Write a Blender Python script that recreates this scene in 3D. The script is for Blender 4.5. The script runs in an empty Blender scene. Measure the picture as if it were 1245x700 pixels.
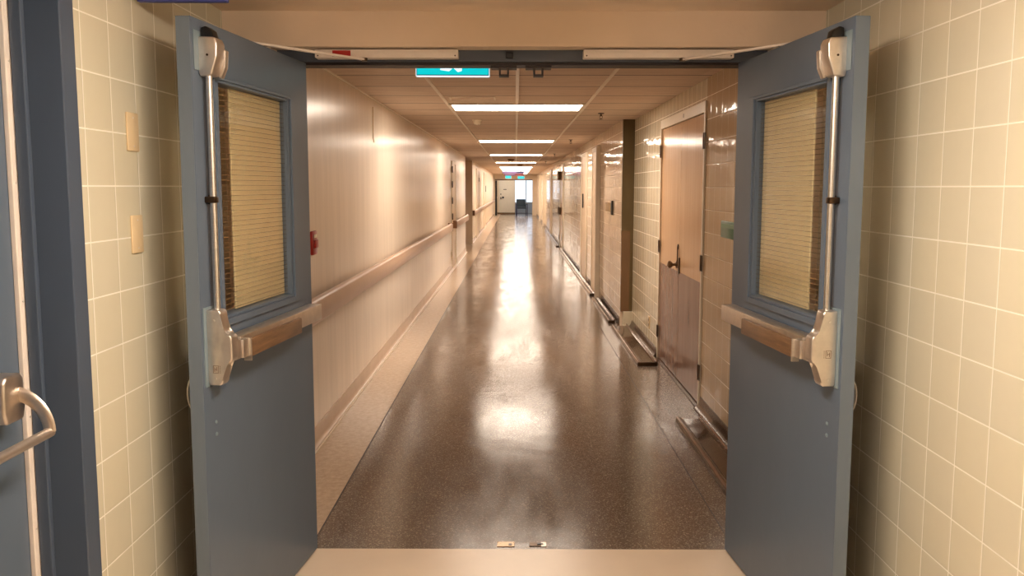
import bpy, bmesh, math, random
from mathutils import Vector, Matrix
random.seed(4)
SC = bpy.context.scene
COL = SC.collection
PI = math.pi

# ------------------------------------------------------------------ helpers
def lin(c):
    return tuple(((v/255)/12.92 if v/255 <= .04045 else ((v/255+.055)/1.055)**2.4) for v in c)

class MB:
    """collects shapes into one mesh"""
    def __init__(self): self.bm = bmesh.new()
    def _bev(self, geom_faces, r, seg=2):
        edges = list({e for f in geom_faces for e in f.edges})
        if r > 0:
            bmesh.ops.bevel(self.bm, geom=edges, offset=r, segments=seg, affect='EDGES', profile=.5, clamp_overlap=True)
    def box(self, x0, x1, y0, y1, z0, z1, r=0, seg=2, mat=0):
        b = bmesh.new()
        vs = [b.verts.new((x, y, z)) for x in (x0, x1) for y in (y0, y1) for z in (z0, z1)]
        for q in ((0,1,3,2),(4,6,7,5),(0,4,5,1),(2,3,7,6),(0,2,6,4),(1,5,7,3)):
            b.faces.new([vs[i] for i in q])
        return self._merge(b, r, seg, mat)
    def prism(self, pts, axis, a0, a1, r=0, seg=2, mat=0):
        """extrude a 2D outline along an axis; pts are the two other coordinates in xyz order"""
        b = bmesh.new()
        def P(p, a):
            if axis == 'x': return (a, p[0], p[1])
            if axis == 'y': return (p[0], a, p[1])
            return (p[0], p[1], a)
        A = [b.verts.new(P(p, a0)) for p in pts]; B = [b.verts.new(P(p, a1)) for p in pts]
        n = len(pts)
        b.faces.new(A); b.faces.new(B[::-1])
        for i in range(n): b.faces.new((A[i], B[i], B[(i+1) % n], A[(i+1) % n]))
        return self._merge(b, r, seg, mat)
    def _merge(self, b, r, seg, mat):
        if r > 0:
            bmesh.ops.bevel(b, geom=list(b.edges), offset=r, segments=seg, affect='EDGES', profile=.5, clamp_overlap=True)
        bmesh.ops.recalc_face_normals(b, faces=list(b.faces))
        for f in b.faces: f.material_index = mat
        m = bpy.data.meshes.new('t'); b.to_mesh(m); b.free(); self.bm.from_mesh(m); bpy.data.meshes.remove(m)
        return self
    def tube(self, pts, r, n=12, mat=0, flat=None):
        """swept round bar through points; r number or list; flat=(sx,sy) squashes"""
        b = bmesh.new(); pts = [Vector(p) for p in pts]; rings = []
        rs = r if isinstance(r, (list, tuple)) else [r]*len(pts)
        up = None
        for i, p in enumerate(pts):
            t = (pts[min(i+1, len(pts)-1)] - pts[max(i-1, 0)]).normalized()
            if up is None:
                up = Vector((0, 0, 1)) if abs(t.z) < .9 else Vector((1, 0, 0))
            s = t.cross(up).normalized(); u2 = s.cross(t).normalized(); up = u2
            fx, fy = flat or (1, 1)
            rings.append([b.verts.new(p + s*math.cos(2*PI*k/n)*rs[i]*fx + u2*math.sin(2*PI*k/n)*rs[i]*fy) for k in range(n)])
        for a, c in zip(rings, rings[1:]):
            for k in range(n): b.faces.new((a[k], a[(k+1) % n], c[(k+1) % n], c[k]))
        b.faces.new(rings[0][::-1]); b.faces.new(rings[-1])
        return self._merge(b, 0, 1, mat)
    def lathe(self, prof, origin=(0,0,0), axis='z', n=24, mat=0):
        b = bmesh.new(); rings = []
        o = Vector(origin)
        for r, h in prof:
            ring = []
            for k in range(n):
                a = 2*PI*k/n; c, s = math.cos(a)*max(r, 1e-5), math.sin(a)*max(r, 1e-5)
                v = {'z': (c, s, h), 'y': (c, h, s), 'x': (h, c, s)}[axis]
                ring.append(b.verts.new(o + Vector(v)))
            rings.append(ring)
        for a, c in zip(rings, rings[1:]):
            for k in range(n): b.faces.new((a[k], a[(k+1) % n], c[(k+1) % n], c[k]))
        b.faces.new(rings[0]); b.faces.new(rings[-1][::-1])
        return self._merge(b, 0, 1, mat)
    def build(self, name, mat, parent=None, smooth=False, flipy=False, bevel=0):
        if flipy:
            for v in self.bm.verts: v.co.y *= -1
            bmesh.ops.reverse_faces(self.bm, faces=list(self.bm.faces))
        me = bpy.data.meshes.new(name); self.bm.to_mesh(me); self.bm.free()
        mats = mat if isinstance(mat, (list, tuple)) else [mat]
        for m in mats: me.materials.append(m)
        if smooth:
            for p in me.polygons: p.use_smooth = True
            try: me.set_sharp_from_angle(angle=math.radians(38))
            except Exception: pass
        o = bpy.data.objects.new(name, me); COL.objects.link(o)
        if parent: o.parent = parent
        if bevel:
            md = o.modifiers.new('bevel', 'BEVEL'); md.width = bevel; md.segments = 2; md.limit_method = 'ANGLE'
        return o

def tag(o, label=None, cat=None, group=None, kind=None):
    if label: o['label'] = label
    if cat: o['category'] = cat
    if group: o['group'] = group
    if kind: o['kind'] = kind
    return o
def thing(name, label, cat, loc=(0,0,0), rz=0, group=None, kind=None):
    o = bpy.data.objects.new(name, None); COL.objects.link(o); o.empty_display_size = .1
    o.location = loc; o.rotation_euler = (0, 0, rz)
    return tag(o, label, cat, group, kind)
def dup(root, loc, label=None, rz=None):
    r = root.copy(); COL.objects.link(r); r.location = loc
    if rz is not None: r.rotation_euler = (0, 0, rz)
    if label: r['label'] = label
    for ch in list(root.children):
        c = ch.copy(); COL.objects.link(c); c.parent = r
        for g in list(ch.children):
            d = g.copy(); COL.objects.link(d); d.parent = c
    return r
def struct(name, mb, mat, label, cat, **k):
    return tag(mb.build(name, mat, **k), label, cat, kind='structure')

# ------------------------------------------------------------------ materials
def new(name):
    m = bpy.data.materials.new(name); m.use_nodes = True
    nt = m.node_tree; return m, nt, nt.nodes['Principled BSDF']
def nd(nt, t, **k):
    n = nt.nodes.new(t)
    for a, v in k.items():
        if a.startswith('i_'): n.inputs[a[2:].replace('_', ' ')].default_value = v
        else: setattr(n, a, v)
    return n
def math_(nt, op, a, b=None, c=None):
    n = nt.nodes.new('ShaderNodeMath'); n.operation = op
    for i, v in enumerate((a, b, c)):
        if v is None: continue
        if isinstance(v, (int, float)): n.inputs[i].default_value = v
        else: nt.links.new(v, n.inputs[i])
    return n.outputs[0]
def mixc(nt, fac, a, b, blend='MIX'):
    n = nt.nodes.new('ShaderNodeMix'); n.data_type = 'RGBA'; n.blend_type = blend
    for s, v in ((n.inputs[0], fac), (n.inputs[6], a), (n.inputs[7], b)):
        if isinstance(v, (int, float)): s.default_value = v
        elif isinstance(v, tuple): s.default_value = (*v, 1) if len(v) == 3 else v
        else: nt.links.new(v, s)
    return n.outputs[2]
def noise(nt, vec, scale, detail=3, rough=.5, stretch=None):
    if stretch:
        mp = nt.nodes.new('ShaderNodeMapping'); mp.inputs['Scale'].default_value = stretch
        nt.links.new(vec, mp.inputs['Vector']); vec = mp.outputs[0]
    n = nt.nodes.new('ShaderNodeTexNoise'); n.inputs['Scale'].default_value = scale
    n.inputs['Detail'].default_value = detail; n.inputs['Roughness'].default_value = rough
    nt.links.new(vec, n.inputs['Vector']); return n.outputs['Fac']
def ramp(nt, fac, stops):
    n = nt.nodes.new('ShaderNodeValToRGB'); e = n.color_ramp.elements
    while len(e) < len(stops): e.new(.5)
    for k, (p, c) in enumerate(stops):
        e[k].position = p; e[k].color = (*c, 1) if len(c) == 3 else c
    nt.links.new(fac, n.inputs[0]); return n.outputs[0]
def bump(nt, b, h, strength, dist=.01):
    n = nt.nodes.new('ShaderNodeBump'); n.inputs['Strength'].default_value = strength; n.inputs['Distance'].default_value = dist
    nt.links.new(h, n.inputs['Height']); nt.links.new(n.outputs[0], b.inputs['Normal']); return n
def coords(nt): return nt.nodes.new('ShaderNodeTexCoord').outputs['Object']

def paint(name, c, rough=.4, var=.06, nscale=6, stretch=None, bstr=0, bscale=60, bstretch=None, spec=.5, coat=0, metal=0):
    m, nt, b = new(name); v = coords(nt)
    L = lin(c)
    f = noise(nt, v, nscale, 4, .6, stretch)
    lo = tuple(x*(1-var) for x in L); hi = tuple(min(1, x*(1+var)) for x in L)
    nt.links.new(ramp(nt, f, [(.3, lo), (.7, hi)]), b.inputs['Base Color'])
    b.inputs['Roughness'].default_value = rough; b.inputs['Specular IOR Level'].default_value = spec
    b.inputs['Metallic'].default_value = metal
    if coat: b.inputs['Coat Weight'].default_value = coat; b.inputs['Coat Roughness'].default_value = .08
    if bstr:
        h = noise(nt, v, bscale, 3, .5, bstretch); bump(nt, b, h, bstr, .01)
    return m
def emis(name, c, s):
    m, nt, b = new(name)
    b.inputs['Base Color'].default_value = (*[x*.3 for x in c], 1)
    b.inputs['Emission Color'].default_value = (*c, 1); b.inputs['Emission Strength'].default_value = s
    return m
T = .1524
def tile(name, u0, v0, base, grout, rough=.12, var=.05, tilt=.25, wave=.1, hue2=None, gw=.0125, vjoint=1, streak=0):
    """square wall tile on a wall running along Y"""
    m, nt, b = new(name); v = coords(nt)
    sp = nt.nodes.new('ShaderNodeSeparateXYZ'); nt.links.new(v, sp.inputs[0])
    u = math_(nt, 'DIVIDE', math_(nt, 'SUBTRACT', sp.outputs['Y'], u0), T)
    w = math_(nt, 'DIVIDE', math_(nt, 'SUBTRACT', sp.outputs['Z'], v0), T)
    def edge(s):
        fr = math_(nt, 'FRACT', s); return math_(nt, 'MINIMUM', fr, math_(nt, 'SUBTRACT', 1.0, fr))
    d = math_(nt, 'MINIMUM', edge(u), edge(w)) if vjoint == 1 else math_(nt, 'MINIMUM', math_(nt, 'ADD', edge(u), .006), edge(w))
    mask = ramp(nt, d, [(gw*.75, (1,1,1)), (gw*1.25, (0,0,0))])
    cell = nt.nodes.new('ShaderNodeCombineXYZ')
    nt.links.new(math_(nt, 'FLOOR', u), cell.inputs[0]); nt.links.new(math_(nt, 'FLOOR', w), cell.inputs[1])
    wn = nt.nodes.new('ShaderNodeTexWhiteNoise'); wn.noise_dimensions = '3D'; nt.links.new(cell.outputs[0], wn.inputs['Vector'])
    L = lin(base); lo = tuple(x*(1-var) for x in L); hi = tuple(x*(1+var) for x in (lin(hue2) if hue2 else L))
    body = mixc(nt, wn.outputs['Value'], lo, hi)
    mot = noise(nt, v, 25, 3)
    body = mixc(nt, math_(nt, 'MULTIPLY', mot, .10), body, tuple(x*.6 for x in L))
    nt.links.new(mixc(nt, mask, body, lin(grout)), b.inputs['Base Color'])
    nt.links.new(math_(nt, 'ADD', rough, math_(nt, 'MULTIPLY', mask, .5)), b.inputs['Roughness'])
    # each tile sits a touch differently: tilt the height across the tile by a random amount
    sc = nt.nodes.new('ShaderNodeSeparateColor'); nt.links.new(wn.outputs['Color'], sc.inputs[0])
    fu = math_(nt, 'SUBTRACT', math_(nt, 'FRACT', u), .5); fw = math_(nt, 'SUBTRACT', math_(nt, 'FRACT', w), .5)
    tl = math_(nt, 'ADD', math_(nt, 'MULTIPLY', fu, math_(nt, 'SUBTRACT', sc.outputs[0], .5)),
                     math_(nt, 'MULTIPLY', fw, math_(nt, 'SUBTRACT', sc.outputs[1], .5)))
    pil = math_(nt, 'MULTIPLY', ramp(nt, d, [(0, (0,0,0)), (.05, (1,1,1))]), .25)
    wav = math_(nt, 'MULTIPLY', noise(nt, v, 9, 2), wave)
    h = math_(nt, 'ADD', math_(nt, 'ADD', math_(nt, 'MULTIPLY', tl, tilt), pil), wav)
    if streak: h = math_(nt, 'ADD', h, math_(nt, 'MULTIPLY', noise(nt, v, 14, 2, .5, (1,1,.12)), streak))
    bump(nt, b, h, .6, .004)
    return m
def metal(name, c, rough=.3, scale=40, st=(1,1,20)):
    m, nt, b = new(name); v = coords(nt)
    b.inputs['Metallic'].default_value = 1
    f = noise(nt, v, scale, 3, .6, st); L = lin(c)
    nt.links.new(ramp(nt, f, [(.3, tuple(x*.85 for x in L)), (.7, L)]), b.inputs['Base Color'])
    nt.links.new(math_(nt, 'ADD', rough-.05, math_(nt, 'MULTIPLY', f, .12)), b.inputs['Roughness'])
    return m
def wood(name, c1, c2, rough=.35, axis=(1,1,12), scale=5):
    m, nt, b = new(name); v = coords(nt)
    f = noise(nt, v, scale, 5, .65, axis)
    nt.links.new(ramp(nt, f, [(.3, lin(c1)), (.72, lin(c2))]), b.inputs['Base Color'])
    b.inputs['Roughness'].default_value = rough
    return m

M = {}
M['tile_l'] = tile('beige_tile_left', 2.2223, .0188, (224,218,196), (248,244,232), rough=.2, tilt=.15, hue2=(217,210,186))
M['tile_r'] = tile('beige_tile_right', 2.5135, .0198, (225,219,197), (248,244,232), rough=.2, tilt=.15, hue2=(219,212,188))
M['tile_c'] = tile('glazed_tile_corridor', 3.45, .0188, (224,212,186), (246,238,222), rough=.07, tilt=1.1, wave=.9, hue2=(208,194,166), gw=.021, streak=1.0)
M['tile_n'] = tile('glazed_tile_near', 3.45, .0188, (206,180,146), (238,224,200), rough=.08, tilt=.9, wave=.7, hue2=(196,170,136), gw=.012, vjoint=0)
M['tile_f'] = tile('glazed_tile_far', 3.5, .0188, (236,216,192), (244,232,214), rough=.07, tilt=.7, wave=.5, hue2=(230,210,184), gw=.01)
M['plaster'] = paint('cream_plaster', (236,214,192), .55, .04, 3, bstr=.05)
M['vest_ceil'] = paint('cream_ceiling_paint', (234,212,190), .6, .04, 3)
M['wall_l'] = paint('cream_gloss_wall_paint', (238,224,206), .24, .05, 3, (1,3,.25), bstr=.14, bscale=7, bstretch=(1,4,.3), spec=.6)
M['wall_far'] = paint('warm_cream_wall_paint', (242,224,200), .35, .05, 3, bstr=.06, bscale=10)
M['olive'] = paint('dark_olive_paint', (92,76,46), .35, .08, 5)
M['brown_panel'] = paint('brown_panel', (120,90,62), .22, .12, 4, (1,1,.3))
M['recess'] = paint('ochre_brown_recess_paint', (128,90,50), .5, .08, 5)
M['base_l'] = paint('taupe_cove_base', (206,182,162), .25, .06, 5, bstr=.1, bscale=6)
M['base_d'] = paint('brown_cove_base', (84,64,50), .2, .1, 8, bstr=.1, bscale=8)
M['blue'] = paint('blue_grey_door_enamel', (96,110,128), .34, .05, 3, (1,1,.4), bstr=.05, bscale=14, spec=.28)
M['blue_edge'] = paint('blue_grey_edge_enamel', (104,117,132), .36, .06, 12, (1,1,.2))
M['blue_plate'] = paint('pale_blue_grey_patch', (122,140,150), .28, .05, 12)
M['frame'] = paint('slate_blue_frame_enamel', (76,88,106), .34, .06, 4, (1,1,.3))
M['header'] = paint('dark_slate_frame_enamel', (72,80,94), .35, .08, 6)
M['seal'] = paint('dark_rubber_seal', (34,22,22), .5, .1, 20)
M['steel'] = metal('satin_stainless', (236,228,220), .4, 30, (1,1,1))
M['bronze'] = metal('satin_bronze_steel', (226,214,202), .38, 30, (1,1,1))
M['chrome'] = metal('polished_rod', (240,234,226), .34, 30)
M['knob'] = metal('aged_bronze_knob', (150,124,98), .28)
M['bronze_dull'] = paint('stamped_mark_brown', (128,104,84), .5)
M['darkmetal'] = metal('dark_bronze', (92,74,58), .35)
M['pad'] = wood('brown_wood_grain_pad', (98,74,54), (138,106,78), .35, (1.5,6,14), 6)
M['alu'] = paint('champagne_aluminium', (238,226,216), .4, .04, 20)
M['red'] = paint('red_plastic', (170,30,26), .3, .08, 20)
M['ivory'] = paint('ivory_plastic', (232,208,168), .35, .03, 20)
M['white'] = paint('white_enamel', (240,228,208), .35, .03, 8)
M['black'] = paint('black_plastic', (22,20,20), .35, .1, 20)
M['blind'] = paint('beige_shade_panel', (232,220,184), .55, .04, 6)
M['slot'] = paint('slot_dark', (40,34,30), .6, .1, 10)
M['tan_door'] = wood('tan_laminate_door', (208,166,126), (222,184,146), .16, (1,5,.3), 3)
M['kick'] = wood('brown_laminate_kick_plate', (128,98,84), (150,120,104), .18, (1,3,.4), 3)
M['cream_door'] = paint('cream_door_paint', (238,214,184), .3, .04, 4)
M['green'] = paint('green_plastic_plate', (58,128,100), .3, .15, 30)
M['tee'] = paint('white_ceiling_tee', (250,238,222), .45, .03, 5)
M['navy'] = paint('navy_panel', (34,36,70), .4, .1, 9)
M['mauve'] = paint('mauve_panel', (104,88,128), .4, .15, 30)
M['maroon'] = paint('maroon_panel', (110,38,48), .4, .15, 30)
M['teal_cloth'] = paint('dark_teal_upholstery', (36,56,72), .7, .1, 20)
M['navy_metal'] = paint('navy_metal_legs', (28,34,78), .4, .1, 20)
M['bluish'] = paint('pale_blue_wall_paint', (214,224,236), .5, .03, 4)
M['lens'] = emis('fluorescent_lens', (1.0, .83, .67), 27)
M['glow_f'] = emis('added_far_glow', (1.0, .84, .68), 13)  # glow of the lights added to brighten the far end
M['lens_v'] = emis('vestibule_fluorescent_lens', (1.0, .84, .68), 38)
M['exit'] = emis('lit_cyan_exit_face', (0.0, .58, .62), 1.05)
M['exit_w'] = emis('lit_white_exit_pictogram', (.82, .93, 1), 1.1)
M['exit_d'] = paint('exit_blue_line', (20,90,150), .4)

# vestibule floor: polished cream vinyl
m, nt, b = new('cream_vinyl_floor'); v = coords(nt)
f = noise(nt, v, 4, 4); nt.links.new(ramp(nt, f, [(.3, lin((238,218,194))), (.7, lin((246,226,202)))]), b.inputs['Base Color'])
b.inputs['Roughness'].default_value = .3; bump(nt, b, noise(nt, v, 30, 3), .05)
M['floor_v'] = m
# border: marbled cream vinyl
m, nt, b = new('marbled_cream_border'); v = coords(nt)
f = noise(nt, v, 30, 5, .7); nt.links.new(ramp(nt, f, [(.3, lin((190,168,144))), (.7, lin((220,198,174)))]), b.inputs['Base Color'])
b.inputs['Roughness'].default_value = .18
bump(nt, b, noise(nt, v, 5, 3), .3, .01)
M['floor_b'] = m
# corridor: dark speckled waxed floor
m, nt, b = new('dark_speckled_waxed_floor'); v = coords(nt)
vo = nt.nodes.new('ShaderNodeTexVoronoi'); vo.inputs['Scale'].default_value = 230; nt.links.new(v, vo.inputs['Vector'])
sc_ = nt.nodes.new('ShaderNodeSeparateColor'); nt.links.new(vo.outputs['Color'], sc_.inputs[0])
spk = ramp(nt, sc_.outputs[0], [(0, lin((72,60,52))), (.55, lin((106,92,82))), (.86, lin((148,132,116))), (.97, lin((218,206,186)))])
big = noise(nt, v, 1.3, 4, .6, (1.6,.5,1))
colr = mixc(nt, .5, spk, ramp(nt, big, [(.3, lin((102,86,76))), (.7, lin((128,112,98)))]))
nt.links.new(colr, b.inputs['Base Color'])
wax = noise(nt, v, 2.2, 5, .65, (2.2,.45,1))
nt.links.new(ramp(nt, wax, [(.3, (.11,)*3), (.7, (.23,)*3)]), b.inputs['Roughness'])
b.inputs['Specular IOR Level'].default_value = .5
bump(nt, b, math_(nt, 'ADD', noise(nt, v, 5, 2), math_(nt, 'MULTIPLY', noise(nt, v, 60, 2), .06)), .16, .01)
M['floor_c'] = m
# curb vinyl
M['curb'] = paint('dark_glossy_curb_vinyl', (84,66,54), .10, .15, 12, bstr=.2, bscale=6)
M['curb_edge'] = paint('brown_glossy_curb_edge', (118,88,68), .12, .1, 12)
# ceiling tile
m, nt, b = new('fissured_ceiling_tile'); v = coords(nt)
sp = nt.nodes.new('ShaderNodeSeparateXYZ'); nt.links.new(v, sp.inputs[0])
fy = math_(nt, 'FRACT', math_(nt, 'DIVIDE', math_(nt, 'SUBTRACT', sp.outputs['Y'], 5.576), .61))
cl = nt.nodes.new('ShaderNodeCombineXYZ')
nt.links.new(math_(nt, 'FLOOR', math_(nt, 'DIVIDE', math_(nt, 'SUBTRACT', sp.outputs['Y'], 5.576), .61)), cl.inputs[0])
nt.links.new(math_(nt, 'FLOOR', math_(nt, 'DIVIDE', math_(nt, 'ADD', sp.outputs['X'], .6), .61)), cl.inputs[1])
wn = nt.nodes.new('ShaderNodeTexWhiteNoise'); nt.links.new(cl.outputs[0], wn.inputs['Vector'])
d = math_(nt, 'MINIMUM', fy, math_(nt, 'SUBTRACT', 1.0, fy))
line = ramp(nt, d, [(.014, (1,1,1)), (.020, (0,0,0))])
fis = noise(nt, v, 16, 5, .7, (.22,3.2,1))
body = ramp(nt, fis, [(.3, lin((206,180,158))), (.6, lin((238,218,198)))])
body = mixc(nt, math_(nt, 'MULTIPLY', wn.outputs['Value'], .35), body, lin((190,162,138)))
nt.links.new(mixc(nt, line, body, lin((84,60,46))), b.inputs['Base Color'])
b.inputs['Roughness'].default_value = .6
bump(nt, b, math_(nt, 'ADD', math_(nt, 'MULTIPLY', wn.outputs['Value'], .2), noise(nt, v, 90, 3)), .15, .005)
M['ceil'] = m
# thin clear glass
def thin_glass(name, tint, refl=1.5, ribs=0):
    m = bpy.data.materials.new(name); m.use_nodes = True; nt = m.node_tree; nt.nodes.clear()
    o = nt.nodes.new('ShaderNodeOutputMaterial'); mx = nt.nodes.new('ShaderNodeMixShader')
    tr = nt.nodes.new('ShaderNodeBsdfTransparent'); tr.inputs[0].default_value = (*tint, 1)
    gl = nt.nodes.new('ShaderNodeBsdfGlossy'); gl.inputs['Roughness'].default_value = .02
    lw_ = nt.nodes.new('ShaderNodeLayerWeight'); lw_.inputs['Blend'].default_value = .5
    nt.links.new(math_(nt, 'ADD', .04, math_(nt, 'MULTIPLY', math_(nt, 'POWER', lw_.outputs['Facing'], 5.0), .9)), mx.inputs[0]); nt.links.new(tr.outputs[0], mx.inputs[1]); nt.links.new(gl.outputs[0], mx.inputs[2])
    out = mx.outputs[0]
    if ribs:      # fine horizontal wires set in the glass
        sp = nt.nodes.new('ShaderNodeSeparateXYZ'); nt.links.new(coords(nt), sp.inputs[0])
        fr = math_(nt, 'FRACT', math_(nt, 'DIVIDE', sp.outputs['Z'], ribs))
        k = ramp(nt, fr, [(0, (.55,)*3), (.07, (.55,)*3), (.13, (0,0,0))])
        df = nt.nodes.new('ShaderNodeBsdfDiffuse'); df.inputs[0].default_value = (*lin((150,122,84)), 1)
        m2 = nt.nodes.new('ShaderNodeMixShader'); nt.links.new(k, m2.inputs[0]); nt.links.new(out, m2.inputs[1]); nt.links.new(df.outputs[0], m2.inputs[2]); out = m2.outputs[0]
    nt.links.new(out, o.inputs[0]); return m
M['glass'] = thin_glass('door_pane_glass', (.96,.95,.92), ribs=.0168)
M['win_glass'] = thin_glass('far_window_glass', (.97,.98,1))

# ------------------------------------------------------------------ camera (level eye 1.54 m, looking down the corridor)
CP, CYW, CR, EYE = .10259, -.00422, -.00105, 1.539
c, s = math.cos(CYW), math.sin(CYW); A = Matrix(((c,-s,0),(s,c,0),(0,0,1)))
c, s = math.cos(CP), math.sin(CP); B = Matrix(((1,0,0),(0,c,-s),(0,s,c)))
c, s = math.cos(CR), math.sin(CR); Cm = Matrix(((c,0,-s),(0,1,0),(s,0,c)))
R3 = Cm @ B @ A
right, fwd, upv = R3[0], R3[1], R3[2]
cam = bpy.data.cameras.new('camera'); co = bpy.data.objects.new('camera', cam); COL.objects.link(co)
co.matrix_world = Matrix(((right[0], upv[0], -fwd[0], 0), (right[1], upv[1], -fwd[1], 0), (right[2], upv[2], -fwd[2], EYE), (0,0,0,1)))
cam.sensor_width = 36; cam.lens = 1004.82/1245*36; cam.shift_y = -(350-331.67)/1245
cam.clip_start = .02; cam.clip_end = 200
SC.camera = co

# ------------------------------------------------------------------ setting
XL, XR = -1.1464, 1.206        # tiled walls of the near hall
CL, CRW, CF = -1.2, 1.3, 1.17  # corridor: left wall, right wall near, right wall beyond the step
ZV, ZC = 2.223, 2.28
YW = 3.3; Y0 = -2.6; YE = 46.0
struct('floor', MB().box(-1.6, 1.6, Y0-.1, 3.402, -.1, 0), M['floor_v'], 'cream vinyl floor in front of the double doors', 'floor')
struct('floor_corridor', MB().box(-.876, 1.6, 3.402, YE+6, -.1, 0), M['floor_c'], 'dark speckled waxed floor running down the corridor', 'floor')
struct('floor_border', MB().box(-3.4, -.879, 3.402, YE+6, -.1, 0), M['floor_b'], 'marbled cream border strip of the corridor floor along the left wall', 'floor')
struct('trim_floor_seam', MB().box(-.881, -.875, 3.402, 24, 0, .0012), M['seal'], 'thin dark seam between cream border and dark floor', 'trim')
sm = MB()
sm.box(.936, .940, 3.45, 9.2, 0, .0012)
struct('trim_floor_joint', sm, M['seal'], 'thin dark joint in the corridor floor near the right curb', 'trim')

# near hall: left wall with the side door opening Y 1.13..2.10
lw = MB()
lw.box(XL-.20, XL, 2.16, YW, 0, ZV); lw.box(XL-.20, XL, Y0, 1.04, 0, ZV); lw.box(XL-.20, XL, 1.04, 2.16, 2.15, ZV)
struct('wall_left', lw, M['tile_l'], 'beige square tiled wall behind the left blue door', 'wall')
struct('wall_right', MB().box(XR, XR+.16, Y0, YW, 0, ZV), M['tile_r'], 'beige square tiled wall behind the right blue door', 'wall')
hw = MB()
hw.box(XL-.16, -.96, YW, 3.60, 0, 2.4); hw.box(1.01, XR+.2, YW, 3.60, 0, 2.4); hw.box(-.96, 1.01, YW, 3.60, 2.088, 2.4)
struct('wall_front', hw, M['plaster'], 'cream plaster wall above the double doorway', 'wall')
struct('wall_back', MB().box(-1.6, 1.6, Y0-.1, Y0, 0, ZV), M['plaster'], 'cream wall behind the viewer', 'wall')
struct('ceiling', MB().box(-1.6, 1.6, Y0-.1, YW, ZV, ZV+.1), M['vest_ceil'], 'low cream plaster ceiling in front of the double doors', 'ceiling')

# corridor walls
struct('wall_corridor_left', MB().box(CL-.2, CL, 3.60, 19.87, 0, ZC), M['wall_l'], 'glossy cream painted left wall of the corridor carrying the handrail', 'wall')
rc = MB(); rc.box(CL-2.2, CL-.2, 22.9, 23.1, 0, ZC); rc.box(CL-2.2, CL-2.0, 19.6, 22.9, 0, ZC); rc.box(CL-2.0, CL-.2, 19.67, 19.87, 0, ZC)
rc.box(CL-.2, CL-.04, 22.84, 22.90, .16, ZC)
struct('wall_recess', rc, M['recess'], 'brown wall of the side passage opening off the left wall', 'wall')
struct('wall_far_left', MB().box(CL-.2, CL, 22.9, YE, 0, ZC), M['wall_far'], 'warm cream left wall beyond the side passage', 'wall')
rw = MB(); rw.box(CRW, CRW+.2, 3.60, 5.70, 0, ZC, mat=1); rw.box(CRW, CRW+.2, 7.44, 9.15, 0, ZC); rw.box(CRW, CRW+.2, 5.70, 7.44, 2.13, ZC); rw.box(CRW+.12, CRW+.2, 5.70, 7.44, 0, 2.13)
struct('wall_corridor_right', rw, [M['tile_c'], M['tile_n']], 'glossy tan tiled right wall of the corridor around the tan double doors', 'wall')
struct('wall_far_right', MB().box(CF, CF+.33, 9.17, YE, 0, ZC), M['tile_f'], 'glossy pinkish tiled right wall beyond the dark pilaster', 'wall')
st = MB(); st.box(CF, CRW+.02, 9.12, 9.17, 1.07, ZC, mat=0); st.box(CF, CRW-.035, 9.12, 9.17, .17, 1.07, mat=1); st.box(CRW-.035, CRW+.02, 9.12, 9.17, .17, 1.07, mat=0); st.box(CF+.03, CRW+.02, 9.11, 9.17, 0, .17, mat=2)
struct('wall_pilaster', st, [M['olive'], M['brown_panel'], M['tile_c']], 'dark olive pilaster face where the right wall steps in', 'wall')
struct('ceiling_corridor', MB().box(-3.4, 1.6, 3.60, YE, ZC, ZC+.1), M['ceil'], 'fissured tile ceiling of the corridor', 'ceiling')
struct('trim_ceiling_left', MB().box(CL, CL+.018, 3.6, 19.87, ZC-.006, ZC-.001), M['tee'], 'thin pale angle where left wall meets the tile ceiling', 'trim')
for k, (n, X) in enumerate((('left', -.603), ('centre', .012), ('right', .632))):
    struct('trim_ceiling_%d' % (k+1), MB().box(X-.012, X+.012, 3.6, YE, ZC-.008, ZC-.0005), M['tee'], 'pale ceiling grid strip running down the corridor, %s one' % n, 'trim')

# coves
def cove(x_wall, x_toe, h):
    s = 1 if x_toe > x_wall else -1
    w = abs(x_toe-x_wall); pts = [(x_wall - s*.004, 0), (x_toe, 0), (x_toe, .004)]
    for k in range(1, 7):
        a = k/7*PI/2; pts.append((x_toe - s*w*.82*math.sin(a), .004+ (w*.9)*(1-math.cos(a))))
    pts += [(x_wall + s*.005, h), (x_wall - s*.004, h)]
    return pts
struct('baseboard_left', MB().prism(cove(CL, -1.165, .112), 'y', 3.6, 19.87), M['base_l'], 'taupe cove base along the left wall', 'baseboard', smooth=True)
struct('trim_base_left', MB().box(-1.167, -1.160, 3.6, 19.87, 0, .006), M['white'], 'thin pale bead where the left base meets the floor', 'trim')
struct('baseboard_right_near', MB().prism(cove(CRW, 1.235, .085), 'y', 3.6, 5.68), M['base_d'], 'dark brown cove base under the right tiles before the tan doors', 'baseboard', smooth=True)
struct('baseboard_right_middle', MB().prism(cove(CRW, 1.235, .075), 'y', 7.46, 9.1), M['base_d'], 'dark brown cove base under the right tiles past the tan doors', 'baseboard', smooth=True)
struct('baseboard_right_far', MB().prism(cove(CF, 1.14, .10), 'y', 12, YE), M['base_d'], 'brown cove base along the far right wall', 'baseboard', smooth=True)
struct('baseboard_right_panel', MB().prism(cove(CF, 1.14, .10), 'y', 9.2, 11.4), M['base_d'], 'brown cove base between the dark pilaster and the pale door jamb', 'baseboard', smooth=True)
struct('baseboard_far_left', MB().prism(cove(CL, -1.17, .10), 'y', 23, YE), M['base_l'], 'taupe cove base along the far left wall', 'baseboard', smooth=True)
struct('baseboard_recess', MB().box(CL-2.0, CL-.05, 22.86, 22.9, 0, .16), M['brown_panel'], 'reddish brown base in the side passage', 'baseboard')

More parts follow.
